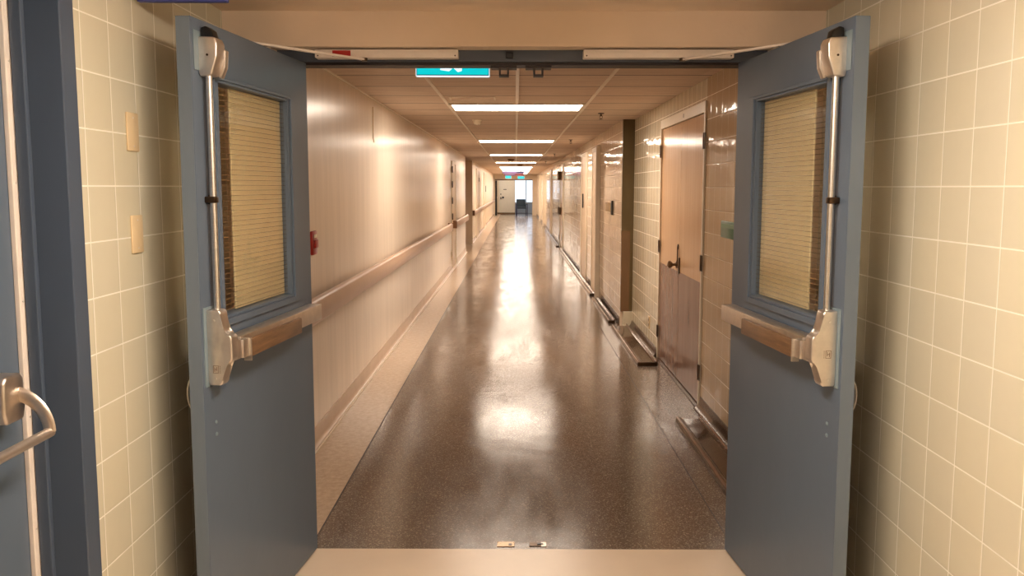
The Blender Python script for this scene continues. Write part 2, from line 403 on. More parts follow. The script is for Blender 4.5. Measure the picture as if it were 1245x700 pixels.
# low floor curbs along the right wall
def curb(y0, y1, xi, label):
    xo = 1.07
    pts = [(xo-.012, 0), (xo-.010, .018), (xo, .030), (xo+.014, .034), (xo+.028, .030), (xo+.038, .022), (xi-.03, .022), (xi-.012, .028), (xi, .040), (xi, 0)]
    t = thing('floor_curb', label, 'curb', (0,0,0), group='low glossy curbs along the right wall')
    MB().prism(pts, 'y', y0+.02, y1-.02, r=0).build('curb_body', M['curb'], t, smooth=True)
    MB().tube([(xo+.006, y0+.01, .026), (xo+.006, y1-.01, .026)], .012, 10).build('edge_bead', M['curb_edge'], t, smooth=True)
    MB().tube([(xi-.004, y0+.01, .038), (xi-.004, y1-.01, .038)], .009, 10).build('edge_bead', M['curb_edge'], t, smooth=True)
    for yy in ((y0,) if y0 > 4 else ()): MB().box(xo-.008, xi, yy, yy+.022, 0, .034, r=.007).build('end_cap', M['darkmetal'], t, smooth=True)
    return t
curb(3.62, 5.36, 1.234, 'nearest low dark curb on the floor, partly behind the right blue door')
curb(7.06, 9.05, 1.234, 'low dark glossy curb on the floor just past the tan double doors')
curb(9.35, 11.35, 1.139, 'low curb on the floor beside the dark pilaster, in front of the pinkish tiles')
curb(11.75, 20.8, 1.139, 'long low curb on the floor starting at the pale door jamb')
curb(21.6, 30, 1.139, 'farthest low curb on the floor at the foot of the distant right wall')

# ------------------------------------------------------------------ double door frame
fr = thing('door_frame', 'dark slate blue steel frame around the open double doorway', 'door frame', kind='structure'); fr.name = 'trim_door_frame'
h = MB(); h.box(-.96, 1.01, 3.39, 3.50, 2.042, 2.095, r=.002)
h.build('frame_header', M['header'], fr)
MB().box(-.93, .98, 3.40, 3.485, 2.030, 2.0415).build('head_seal', M['seal'], fr)
MB().box(-.96, -.905, 3.40, 3.50, 0, 2.042, r=.002).build('frame_jamb', M['header'], fr)
MB().box(.955, 1.01, 3.40, 3.50, 0, 2.042, r=.002).build('frame_jamb', M['header'], fr)
for x in (-.035,):
    MB().box(x-.004, x+.026, 3.374, 3.39, 2.055, 2.078, r=.003).build('header_block', M['black'], fr)
# rod strikes hanging under the header
for x, lab in ((-.048, 'left'), (.092, 'right')):
    k = MB()
    w = .03
    k.box(x-w-.022, x+w+.022, 3.405, 3.47, 2.020, 2.0299)
    k.box(x-w+.010, x-w+.017, 3.41, 3.46, 1.994, 2.0205); k.box(x+w-.017, x+w-.010, 3.41, 3.46, 1.994, 2.0205)
    k.box(x-w+.010, x+w-.010, 3.41, 3.46, 1.989, 1.996)
    tag(k.build('latch_strike', M['seal']), 'small dark %s latch strike hanging under the door header' % ('left-hand' if lab == 'left' else 'right-hand'), 'latch strike', 'latch strikes under the door header')
# floor strikes
t = thing('floor_strike', 'worn brass floor strike plate at the door line, left of the pair', 'strike plate', (-.040, 3.442, 0), group='floor strike plates')
MB().box(-.038, .038, -.022, .026, 0, .003, r=.001).build('strike_plate', M['knob'], t)
MB().box(.012, .026, -.010, .008, .0031, .0045).build('socket', M['black'], t)
t = thing('floor_strike', 'dark floor strike plate with shiny end at the door line, right of the pair', 'strike plate', (.098, 3.445, 0), group='floor strike plates')
MB().box(-.037, .014, -.020, .020, 0, .003, r=.001).build('strike_plate', M['darkmetal'], t)
MB().box(.0145, .038, -.022, .022, 0, .003, r=.001).build('plate_end', M['steel'], t)
MB().prism([(-.002,-.008),(.024,0),(-.002,.008)], 'z', .0031, .006).build('socket', M['black'], t)

# ------------------------------------------------------------------ blue door leaves
def leaf(side, hx, hy, ang, label):
    left = side == 'L'
    if left: rz = math.atan2(-math.cos(ang), -math.sin(ang))
    else: rz = math.atan2(-math.cos(ang), math.sin(ang))
    root = thing('hospital_door', label, 'door', (hx, hy, 0), rz, 'open blue double door leaves')
    fl = not left          # +y is the inner (push) face; mirrored for the right leaf
    def B(mb, name, mat, parent=root, smooth=False, bevel=0): return mb.build(name, mat, parent, smooth, fl, bevel)
    W, Hh, TH = .937, 2.036, .045
    g0, g1, z0, z1 = .222, .785, 1.130, 1.864
    b_ = MB()
    b_.box(0, g0, -TH, 0, .008, Hh); b_.box(g1, W, -TH, 0, .008, Hh); b_.box(g0, g1, -TH, 0, .008, z0); b_.box(g0, g1, -TH, 0, z1, Hh)
    bmesh.ops.remove_doubles(b_.bm, verts=b_.bm.verts, dist=1e-5)
    B(b_, 'door_panel', M['blue'])
    e = MB(); e.box(W, W+.003, -TH+.001, -.001, .010, Hh-.002, r=.001); B(e, 'edge_strip', M['blue_edge'])
    # glazing bead, both faces
    m0, m1, y0, y1 = .157, .822, 1.098, 1.884
    for (ya, yb) in ((0, .012), (-TH-.012, -TH)):
        f = MB()
        for (a, bb, c_, d_) in ((m0, g0-.02, y0, y1), (g1+.012, m1, y0, y1), (g0-.02, g1+.012, y0, z0-.010), (g0-.02, g1+.012, z1+.008, y1)):
            f.box(a, bb, ya, yb, c_, d_, r=.002)
        # inner step
        yc, yd = (ya, ya+.006) if ya >= 0 else (yb-.006, yb)
        for (a, bb, c_, d_) in ((g0-.02, g0, z0-.01, z1+.008), (g1, g1+.012, z0-.01, z1+.008), (g0, g1, z0-.01, z0), (g0, g1, z1, z1+.008)):
            f.box(a, bb, yc, yd, c_, d_, r=.0015)
        B(f, 'window_bead', M['blue'])
    B(MB().box(g0, g1, -.018, -.012, z0, z1), 'window_pane', M['glass'])
    # closed blind inside the glazing
    bl = MB(); n = 40; dz = (z1-z0-.012)/n
    bl.box(g0+.004, .645, -.030, -.0245, z0+.003, z1-.003)
    B(bl, 'window_shade', M['blind'])
    # vertical rod device
    px, pr = .878, .023
    B(MB().box(.845, .928, 0, .0035, .930, 1.175, r=.001), 'mounting_plate', M['blue_plate'])
    B(MB().box(.862, .925, 0, .0030, 1.885, 2.0, r=.001), 'mounting_plate', M['blue_plate'])
    B(MB().tube([(px, pr, 1.165), (px, pr, 1.885)], .0098, 14), 'vertical_rod', M['chrome'], smooth=True)
    gd = MB(); gd.box(px-.014, px+.013, 0, pr+.012, 1.492, 1.512, r=.004); gd.box(px-.03, px-.012, 0, .008, 1.488, 1.516, r=.002); B(gd, 'rod_guide', M['darkmetal'], smooth=True)
    # top latch case: tapers downward
    tc = MB(); tc.prism([(0,1.985),(.052,1.982),(.060,1.965),(.058,1.925),(.040,1.872),(.004,1.868),(0,1.88)], 'x', .842, .898, r=.005, seg=3)
    top = B(tc, 'top_latch_case', M['steel'], smooth=True)
    tl = MB(); tl.prism([(.006,1.985),(.046,1.983),(.040,2.004),(.022,2.016),(.008,2.012)], 'x', .850, .888, r=.003); B(tl, 'latch_bolt', M['black'], top, smooth=True)
    tw = MB(); tw.prism([(.054,1.955),(.062,1.95),(.058,1.90),(.044,1.868),(.036,1.872)], 'x', .822, .8425, r=.002); B(tw, 'case_wing', M['steel'], top, smooth=True)
    sc1 = MB(); sc1.lathe([(.0035,.899),(.0035,.9005)], (0,.03,1.93), 'x', 10); B(sc1, 'screw', M['darkmetal'], top)
    # centre case: waisted tall housing
    cc = MB()
    cc.prism([(.002,1.168),(.044,1.168),(.050,1.158),(.054,1.105),(.060,1.096),(.078,1.090),(.082,1.080),(.082,1.018),(.076,1.008),(.060,1.000),(.056,.990),(.050,.945),(.043,.934),(.006,.934),(.002,.945)], 'x', .866, .912, r=.005, seg=3)
    case = B(cc, 'centre_case', M['steel'], smooth=True)
    for zz in (1.135, .955):
        q = MB(); q.lathe([(.0035,.9125),(.0035,.9145)], (0,.028,zz), 'x', 10); B(q, 'screw', M['chrome'], case)
    q = MB()
    zz = .985 if left else 1.035
    for (a_, b_2, c_, d_) in ((.020,.0215,-.012,.012),(.036,.0375,-.012,.012),(.0215,.036,-.012,-.0105),(.0215,.036,.0105,.012),(.024,.026,-.008,.006),(.031,.033,-.006,.008),(.026,.031,-.001,.001)):
        q.box(.9122, .9128, a_, b_2, zz+c_, zz+d_)
    for kk in range(5): q.box(.9122, .9128, .041, .0435, zz-.011+kk*.005, zz-.009+kk*.005)
    B(q, 'stamped_mark', M['bronze_dull'], case)
    # push bar
    bar = B(MB().box(.045, .800, .004, .060, 1.004, 1.068, r=.004), 'push_bar_rail', M['steel'], smooth=True)
    B(MB().box(.310, .774, .0605, .076, .994, 1.052, r=.004), 'push_pad', M['pad'], bar, smooth=True)
    B(MB().box(.774, .781, .0600, .085, .986, 1.060, r=.001), 'pad_lip', M['chrome'], bar)
    B(MB().box(.781, .822, .0605, .078, 1.002, 1.062, r=.004), 'pad_end_block', M['steel'], bar, smooth=True)
    B(MB().box(.8005, .830, .012, .0595, 1.008, 1.060, r=.003), 'gap_plate', M['black'], bar)
    B(MB().box(.8305, .868, .006, .076, 1.004, 1.068, r=.006), 'bar_housing', M['steel'], bar, smooth=True)
    # through bolts and outer pull handle
    for zz in (.806, .768):
        q = MB(); q.lathe([(.0062,0),(.006,.002),(.003,.0038)], (.866,0,zz), 'y', 12); B(q, 'cover_bolt', M['blue_plate'], smooth=True)
    hp = MB(); pts = []
    for k in range(11):
        a = k/10; pts.append((.875, -TH-.036*math.sin(PI*a)**.4 if 0 < a < 1 else -TH-.001, .835+.125*a))
    hp.tube(pts, .0075, 10, flat=(1.5, .8)); B(hp, 'pull_handle', M['steel'], smooth=True)
    q = MB(); q.lathe([(.010,-TH-.014),(.012,-TH-.006),(.012,-TH)], (.88,0,.992), 'y', 14); B(q, 'lock_cylinder', M['steel'], smooth=True)
    for zz in (.22, 1.0, 1.82):
        q = MB(); q.tube([(-.004,-TH-.004,zz-.055),(-.004,-TH-.004,zz+.055)], .008, 12); B(q, 'hinge', M['steel'], smooth=True)
    return root
LA, RA = .11005, .0958
leaf('L', -.845, 3.393, LA, 'left open blue grey door leaf with glazed panel and push bar, in front of the tiles with ivory switches')
leaf('R', .8946, 3.3935, RA, 'right open blue grey door leaf with glazed panel and push bar, hiding the green plate')

# door closers on the header
def closer(x0, x1, xa, end, label, sticker):
    t = thing('door_closer', label, 'door closer', (0,0,0), group='door closers on the header')
    q = MB().box(x0, x1, 3.335, 3.3895, 2.050, 2.083, r=.003).build('closer_body', M['alu'], t, smooth=True)
    for xx in (x0+.012, x1-.012):
        MB().lathe([(.003,3.3335),(.003,3.3352)], (xx,0,2.058), 'y', 8).build('screw', M['darkmetal'], t)
    if sticker:
        tag(MB().box(x0+.070, x0+.142, 3.3338, 3.3349, 2.054, 2.078).build('sticker', M['red'], t), 'red rectangular sticker')
    a, bb = Vector((xa, 3.345, 2.044)), Vector(end)
    d = (bb-a).normalized(); n = Vector((-d.y, d.x, 0))*.009
    b2 = MB(); w = bmesh.new()
    vs = [w.verts.new(p + Vector((0,0,z))) for z in (-.004, .004) for p in (a-n, a+n, bb+n, bb-n)]
    for f in ((0,1,2,3),(7,6,5,4),(0,4,5,1),(1,5,6,2),(2,6,7,3),(3,7,4,0)): w.faces.new([vs[i] for i in f])
    b2._merge(w, .001, 1, 0); b2.build('closer_arm', M['alu'], t)
    MB().lathe([(.012,2.038),(.012,2.0505)], (xa,3.345,0), 'z', 14).build('arm_pivot', M['darkmetal'], t)
    s = 1 if end[0] > 0 else -1
    MB().box(end[0]-.015, end[0]+.015, end[1]-.02, end[1]+.02, end[2]-.03, end[2]+.004, r=.003).build('arm_bracket', M['darkmetal'], t)
    return t
closer(-.795, -.228, -.60, (-.972, 2.90, 2.043), 'pale metal door closer with a red sticker on the left of the header', True)
closer(.268, .862, .66, (1.022, 2.90, 2.043), 'plain pale metal door closer on the right of the header', False)

# ------------------------------------------------------------------ side door at far left
struct('side_door_light_block', MB().box(XL-.26, XL-.2005, .9, 2.3, 0, 2.3), M['plaster'], 'unseen backing added behind the slate blue side door to block light', 'wall')  # added out of view to stop light leaking in around the side door
fr2 = thing('trim_side_frame', 'slate blue steel door frame set in the left tiled wall', 'door frame', kind='structure')
f = MB()
f.box(XL-.20, XL+.014, 2.10, 2.168, 0, 2.16, r=.003)         # far jamb, face toward hall
f.box(XL-.1045, XL-.074, 2.084, 2.1005, 0, 2.09, r=.002)
f.build('frame_jamb', M['frame'], fr2)
f = MB(); f.box(XL-.20, XL+.014, 1.03, 1.10, 0, 2.16, r=.003); f.build('frame_jamb', M['frame'], fr2)
f = MB(); f.box(XL-.20, XL+.014, 1.10, 2.10, 2.09, 2.16, r=.003); f.build('frame_header', M['frame'], fr2)
sd = thing('side_door', 'slate blue door with a curved-arm crossbar at the far left edge', 'door', (XL-.165, 2.088, 0))
MB().box(0, .045, -.985, -.02, .006, 2.086, r=.002).build('door_panel', M['blue'], sd)
a = MB(); a.box(.045, .058, -.022, .004, .01, 2.08, r=.002); st_ = a.build('edge_astragal', M['alu'], sd)
for zz in (.35, .65, .95, 1.25, 1.55, 1.85):
    MB().lathe([(.003,.0578),(.0025,.0595)], (0,-.008,zz), 'x', 8).build('screw', M['steel'], st_)
hb = MB()
hb.prism([(-.192,1.010),(-.188,1.078),(-.175,1.092),(-.118,1.092),(-.106,1.078),(-.102,1.010),(-.112,.975),(-.180,.975)], 'x', .0455, .108, r=.008, seg=3)
head = hb.build('bar_head', M['bronze'], sd, smooth=True)
arm = MB(); pts = []
for k in range(12):
    t_ = k/11; pts.append((.088+.085*math.sin(t_*PI/2), -.125+.004*t_, 1.042-.085*(1-math.cos(t_*PI/2))-.012*t_))
arm.tube(pts, [.015-.003*k/11 for k in range(12)], 12, flat=(.55,1.25)); arm.build('curved_arm', M['bronze'], head, smooth=True)
MB().tube([(.172, -.117, .943), (.172, -.86, .943)], .0125, 14).build('crossbar', M['steel'], sd, smooth=True)
h2 = MB(); h2.prism([(-.95+.03,1.010),(-.95+.035,1.085),(-.86,1.098),(-.85,1.010),(-.86,.985),(-.91,.985)], 'x', .0455, .108, r=.008, seg=3); hh = h2.build('bar_head', M['bronze'], sd, smooth=True)
arm = MB(); arm.tube([(p[0], p[1]-.74, p[2]) for p in pts], [.015-.003*k/11 for k in range(12)], 12); arm.build('curved_arm', M['bronze'], hh, smooth=True)

# switch plates on the left tiled wall
for (zc, lab) in ((1.703, 'upper ivory blank switch plate on the left tiled wall'), (1.399, 'lower ivory switch plate on the left tiled wall')):
    t = thing('switch_plate', lab, 'switch plate', (XL, 2.490, zc), group='ivory switch plates')
    MB().box(.0003, .007, -.036, .036, -.057, .057, r=.003).build('plate', M['ivory'], t, smooth=True)
    for zz in (-.042, .042): MB().lathe([(.003,.007),(.0025,.0082)], (0,0,zz), 'x', 8).build('screw', M['alu'], t)

# hanging blue-violet sign strip at the top left
t = thing('hanging_sign', 'blue violet sign hanging from the ceiling at the top left', 'sign', (-.985, 2.55, 2.070))
MB().box(-.15, .12, -.012, .012, .022, .140, r=.003).build('sign_panel', paint('violet_sign', (70,76,150), .4, .1, 12), t)
for xx in (-.12, .08): MB().tube([(xx,0,.140),(xx,0,.152)], .003, 8).build('hanger', M['darkmetal'], t)

# ------------------------------------------------------------------ ceiling lights
def light_fix(y, lab, lens, z=ZC, x=.012, big=True, name='ceiling_light', group='fluorescent ceiling lights along the corridor', parent_=None):
    t = thing(name, lab, 'ceiling light', (x, y, z), group=group)
    W, D = 1.21, .60
    f = MB()
    for (a, bb, c_, d_) in ((-W/2, W/2, -D/2, -D/2+.025), (-W/2, W/2, D/2-.025, D/2), (-W/2, -W/2+.025, -D/2+.025, D/2-.025), (W/2-.025, W/2, -D/2+.025, D/2-.025)):
        f.box(a, bb, c_, d_, -.014, -.001, r=.001)
    f.build('light_frame', M['white'], t)
    MB().box(-W/2+.025, W/2-.025, -D/2+.025, D/2-.025, -.010, -.002).build('light_lens', lens, t)
    return t
ords = ['nearest', 'second nearest', 'third', 'fourth', 'fifth']
L0 = light_fix(7.70, 'nearest long white fluorescent light in the corridor ceiling', M['lens'])
for k in range(1, 5):
    dup(L0, (.012, 7.70+5.53*k, ZC), '%s fluorescent light from the doorway in the corridor ceiling' % ords[k])
for k in range(11):
    if k == 0: LF = light_fix(31.6, 'softly glowing panel added to brighten the ceiling near the corridor end', M['glow_f'], group='added glowing panels near the corridor end')
    else: dup(LF, (.012, 31.6+1.24*k, ZC))  # row of glowing panels added to make the far ceiling and corridor end bright
def wrap_fix(y, lab):
    t = thing('ceiling_light', lab, 'ceiling light', (.03, y, ZV))
    MB().box(-.17, .17, -.61, .61, -.022, -.001, r=.003).build('light_pan', M['white'], t)
    MB().prism([(-.16,-.0225),(.16,-.0225),(.14,-.075),(.10,-.092),(-.10,-.092),(-.14,-.075)], 'y', -.595, .595).build('light_lens', M['lens_v'], t)
    for sx in (-1, 1): MB().box(-.165, .165, min(sx*.5955, sx*.61), max(sx*.5955, sx*.61), -.096, -.0225, r=.003).build('end_cap', M['white'], t)
    return t
LV = wrap_fix(1.42, 'fluorescent light under the low ceiling in front of the double doors')

# ------------------------------------------------------------------ exit sign in corridor
def exit_sign(x, y, z, w, hgt, rz, label, detail=True, group=None):
    t = thing('exit_sign', label, 'exit sign', (x, y, z), rz, group)
    MB().box(-w/2, w/2, -.022, .022, 0, hgt, r=.003).build('sign_body', M['exit_w'], t)
    for s_ in (-1, 1):
        def yb(a, b2): return (min(s_*a, s_*b2), max(s_*a, s_*b2))
        e = .0065 if detail else .008
        MB().box(-w/2+e-.003, w/2-e+.003, *yb(.0222, .0232), e-.004, hgt-e+.003).build('sign_border', M['exit_d'], t)
        MB().box(-w/2+e, w/2-e, *yb(.0233, .0245), e, hgt-e).build('sign_face', M['exit'], t)
        if detail:
            p = MB(); ya, yb2 = yb(.0246, .0254)
            cx = -.005
            p.prism([(cx-.055,.050),(cx-.012,.044),(cx+.004,.058),(cx+.018,.075),(cx+.006,.085),(cx-.012,.068),(cx-.05,.064)], 'y', ya, yb2)
            p.prism([(cx+.010,.058),(cx+.030,.040),(cx+.048,.046),(cx+.050,.062),(cx+.038,.064),(cx+.032,.056),(cx+.018,.072)], 'y', ya, yb2)
            p.prism([(cx-.012,.07),(cx+.014,.08),(cx+.026,.125),(cx-.004,.125)], 'y', ya, yb2)
            p.prism([(cx+.02,.12),(cx+.055,.10),(cx+.058,.108),(cx+.022,.13)], 'y', ya, yb2)
            p.prism([(cx,.125),(cx-.04,.115),(cx-.038,.105),(cx,.112)], 'y', ya, yb2)
            p.lathe([(.013,ya),(.013,yb2)], (cx+.022,0,.146), 'y', 16)
            for v_ in p.bm.verts: v_.co.z -= .022
            p.build('pictogram', M['exit_w'], t)
    MB().tube([(0,0,hgt),(0,0,ZC-z-.001)], .008, 8).build('hanger', M['white'], t)
    return t
exit_sign(-.300, 4.02, 2.066, .350, .18, .03, 'lit cyan exit sign with white pictogram hanging just behind the door header')
exit_sign(-.36, 41, 1.99, .30, .15, 0, 'left one of two small cyan exit signs at the corridor end', False, 'small exit signs at the corridor end')
exit_sign(.27, 41.2, 1.975, .34, .14, 0, 'right one of two small cyan exit signs at the corridor end', False, 'small exit signs at the corridor end')
# wayfinding sign
t = thing('wayfinding_sign', 'mauve, navy and maroon hanging direction sign far down the corridor', 'sign', (-.07, 34, 1.955), .0)
bz = .16
MB().box(-.47, .42, -.015, .015, bz, bz+.10, r=.003).build('upper_panel', M['mauve'], t)
MB().box(.12, .37, -.018, .018, bz+.02, bz+.09).build('navy_panel', M['navy'], t)
MB().box(-.40, .40, -.015, .015, bz-.085, bz-.001, r=.003).build('lower_panel', M['maroon'], t)
MB().box(-.38, .05, -.018, .018, bz-.07, bz-.02).build('text_strip', M['mauve'], t)
for xx in (-.3, .3): MB().tube([(xx,0,bz+.10),(xx,0,.324)], .006, 8).build('hanger', M['white'], t)
# ------------------------------------------------------------------ ceiling devices
def sprinkler(x, y, lab):
    t = thing('ceiling_sprinkler', lab, 'sprinkler', (x, y, ZC), group='sprinkler heads in the corridor ceiling')
    MB().lathe([(.032,-.001),(.030,-.008),(.012,-.012)], n=16).build('escutcheon', M['darkmetal'], t, smooth=True)
    q = MB(); q.lathe([(.009,-.010),(.009,-.03)], n=10); q.tube([(-.012,0,-.028),(-.014,0,-.045),(0,0,-.060)], .003, 6); q.tube([(.012,0,-.028),(.014,0,-.045),(0,0,-.060)], .003, 6)
    q.box(-.014,.014,-.004,.004,-.032,-.026); q.build('sprinkler_body', M['darkmetal'], t)
    MB().lathe([(.020,-.060),(.022,-.063)], n=12).build('deflector', M['darkmetal'], t)
    return t
S0 = sprinkler(.85, 8.35, 'nearest dark sprinkler head on the right side of the corridor ceiling')
for (y, l) in ((12.9, 'second dark sprinkler head from the doorway on the right of the ceiling'), (18.2, 'third dark sprinkler head from the doorway on the right of the ceiling'), (23.4, 'fourth dark sprinkler head from the doorway, small in the distance')):
    dup(S0, (.85, y, ZC), l)
t = thing('smoke_detector', 'small pale round detector just past the nearest corridor light', 'smoke detector', (-.42, 9.15, ZC))
MB().lathe([(.055,-.001),(.055,-.012),(.046,-.018),(.040,-.046),(.030,-.054)], n=24).build('detector_body', M['white'], t, smooth=True)
MB().lathe([(.014,-.054),(.012,-.060)], n=16).build('detector_cap', M['white'], t, smooth=True)
for (x, y, l) in ((-.12, 21.6, 'brown round detector between distant lights, left of the pair'), (.14, 26.6, 'brown round detector between distant lights, right of the pair')):
    t = thing('smoke_detector', l, 'smoke detector', (x, y, ZC), group='distant detectors')
    MB().lathe([(.09,-.001),(.085,-.02),(.06,-.05)], n=20).build('detector_body', M['recess'], t, smooth=True)
t = thing('ceiling_rectangle', 'small pale framed rectangle in front of the nearest corridor light', 'inset', (-.36, 6.98, ZC))  # flat pale rectangle with a thin frame, just under the ceiling
q = MB()
for (a, bb, c_, d_) in ((-.19,.19,-.11,-.098),(-.19,.19,.098,.11),(-.19,-.178,-.098,.098),(.178,.19,-.098,.098)): q.box(a, bb, c_, d_, -.006, -.0005)
q.build('rectangle_frame', M['tee'], t); MB().box(-.178, .178, -.098, .098, -.003, -.0006).build('rectangle_panel', M['plaster'], t)

# ------------------------------------------------------------------ handrail on the left wall
def rail(y0, y1, x_out, lab, z0=.775, brk=(), zt=.912):
    t = thing('wall_handrail', lab, 'handrail', (0,0,0), group='handrails on the left wall')
    q = MB(); q.prism([(x_out-.038,z0),(x_out-.006,z0),(x_out,z0+.01),(x_out,zt-.02),(x_out-.008,zt-.006),(x_out-.022,zt),(x_out-.038,zt)], 'y', y0, y1); q.build('rail_board', M['rail'], t, smooth=True)
    for y in brk:
        MB().box(CL+.0005, x_out-.0385, y-.03, y+.03, z0+.03, zt-.03, r=.003).build('bracket', M['darkmetal'], t)
    for y in (y0, y1):
        MB().box(CL+.0005, x_out+.002, y-.018 if y == y0 else y+.0005, y-.0005 if y == y0 else y+.018, z0-.004, zt+.002, r=.004).build('end_cap', M['rail_cap'], t)
    return t
M['rail'] = paint('taupe_handrail_vinyl', (196,164,140), .3, .04, 6)
M['rail_cap'] = paint('brown_handrail_cap', (130,92,62), .35, .06, 6)
rail(3.66, 14.7, -1.115, 'long taupe handrail on the left wall nearest the blue door', brk=[4.2+1.4*k for k in range(8)])
rail(15.75, 19.8, -1.115, 'short middle taupe handrail on the left wall before the side passage', brk=(16.4, 18, 19.4))
rail(22.95, 45.5, -1.13, 'distant handrail on the left wall past the side passage', brk=[24+3*k for k in range(7)])

# alarm station on left wall
t = thing('fire_alarm_switch', 'red alarm pull station on the left wall, half hidden by the left blue door', 'alarm', (CL, 4.86, 1.215))
MB().box(.0005, .020, -.05, .05, -.070, .070, r=.006).build('alarm_box', M['red'], t, smooth=True)
MB().box(.0205, .032, -.035, .035, -.03, .018, r=.005).build('pull_lever', M['red'], t, smooth=True)
MB().box(.0205, .023, -.03, .03, .03, .05, r=.001).build('label_strip', M['white'], t)
# wall seam wire
q = MB(); q.tube([(CL+.004, 7.02, ZC-.07), (CL+.004, 7.01, ZC-.20), (CL+.004, 7.02, ZC-.33), (CL+.004, 7.06, ZC-.36)], .0035, 6)
tag(q.build('wall_cable', M['ivory'], smooth=True), 'thin pale cable running down from the ceiling on the left wall', 'cable')
q = thing('wall_outlet', 'small dark outlet low on the left wall near the side passage', 'outlet', (CL, 15.4, .30))
MB().box(.0005, .008, -.04, .04, -.06, .06, r=.002).build('plate', M['ivory'], q); MB().box(.0081, .010, -.03, .03, -.045, .045, r=.001).build('socket', M['darkmetal'], q)
# outlet on right wall
q = thing('wall_outlet', 'pale outlet with dark sockets low on the tiles past the tan doors', 'outlet', (CRW, 7.93, .245), PI)
MB().box(.0005, .008, -.036, .036, -.058, .058, r=.002).build('plate', M['ivory'], q)
for zz in (-.025, .025): MB().box(.0081, .0105, -.016, .016, zz-.016, zz+.016, r=.002).build('socket', M['darkmetal'], q)
# green plate
q = thing('wall_plate', 'rounded green plate on the right corridor tiles beside the right blue door', 'plate', (CRW, 5.02, 1.285), PI)
MB().box(.0005, .014, -.17, .20, -.052, .052, r=.012).build('plate_body', M['green'], q, smooth=True)
MB().box(.0142, .017, -.15, .18, .012, .036, r=.001).build('plate_insert', paint('pale_green_insert', (120,170,140), .4), q)
# second plate with pale and dark windows
q = thing('wall_plate', 'tan wall plate with a black bar on the tiles beside the dark pilaster', 'plate', (CF, 10.2, 1.30), PI)
MB().box(.0005, .012, -.50, .02, -.055, .055, r=.004).build('plate_body', M['ivory'], q, smooth=True)
MB().box(.0005, .016, .12, .24, -.085, .085, r=.003).build('black_bar', M['black'], q)

# ------------------------------------------------------------------ tan double doors
tf = thing('trim_tan_frame', 'pale metal frame around the tan double doors', 'door frame', kind='structure')
f = MB(); f.box(CRW-.012, CRW+.06, 5.700, 5.735, 0, 2.13, r=.002); f.build('frame_jamb', M['white'], tf)
f = MB(); f.box(CRW-.012, CRW+.06, 7.405, 7.440, 0, 2.13, r=.002); f.build('frame_jamb', M['white'], tf)
f = MB(); f.box(CRW-.012, CRW+.06, 5.735, 7.405, 2.055, 2.13, r=.002); f.build('frame_header', M['white'], tf)
MB().box(CRW-.0128, CRW-.0122, 6.42, 6.45, 2.075, 2.105).build('door_tag', M['darkmetal'], tf)
def tan(y0, y1, lab, hinge_y, near):
    t = thing('closet_door', lab, 'door', (CRW+.004, 0, 0), group='tan double door leaves')
    MB().box(0, .045, y0, y1, .012, 2.050, r=.001).build('door_panel', M['tan_door'], t)
    MB().box(-.002, -.0002, y0+.003, y1-.003, .014, .874).build('kick_plate', M['kick'], t)
    for zz in (.25, 1.02, 1.86):
        q = MB(); q.tube([(-.016, hinge_y, zz-.055), (-.016, hinge_y, zz+.055)], .008, 10)
        q.box(-.0185, -.0135, hinge_y-.032, hinge_y+.032, zz-.055, zz+.055); q.build('hinge', M['darkmetal'], t, smooth=True)
    if not near:
        k = MB(); k.lathe([(.030,-.004),(.030,-.010),(.012,-.016),(.012,-.036),(.026,-.046),(.031,-.060),(.026,-.074),(.010,-.080)], (0,y0+.07,.925), 'x', 20)
        k.build('door_knob', M['knob'], t, smooth=True)
        l = MB(); l.lathe([(.022,-.001),(.020,-.008)], (0,y0+.035,1.07), 'x', 16); l.box(-.012, -.004, y0+.024, y0+.036, .92, 1.075, r=.002); l.build('deadbolt', M['darkmetal'], t, smooth=True)
    else:
        k = MB(); k.box(-.010, -.001, y1-.045, y1-.015, .86, .99, r=.003); k.build('latch_plate', M['darkmetal'], t)
    return t
tan(5.738, 6.568, 'nearer tan door leaf of the pair in the right corridor wall, hinged beside the green plate', 5.722, True)
tan(6.574, 7.402, 'farther tan door leaf of the pair in the right corridor wall, with round knob', 7.418, False)
MB_th = MB().box(CRW-.03, CRW+.04, 5.72, 7.42, 0, .006, r=.002)
struct('trim_threshold', MB_th, M['base_d'], 'thin dark threshold under the tan doors', 'trim')

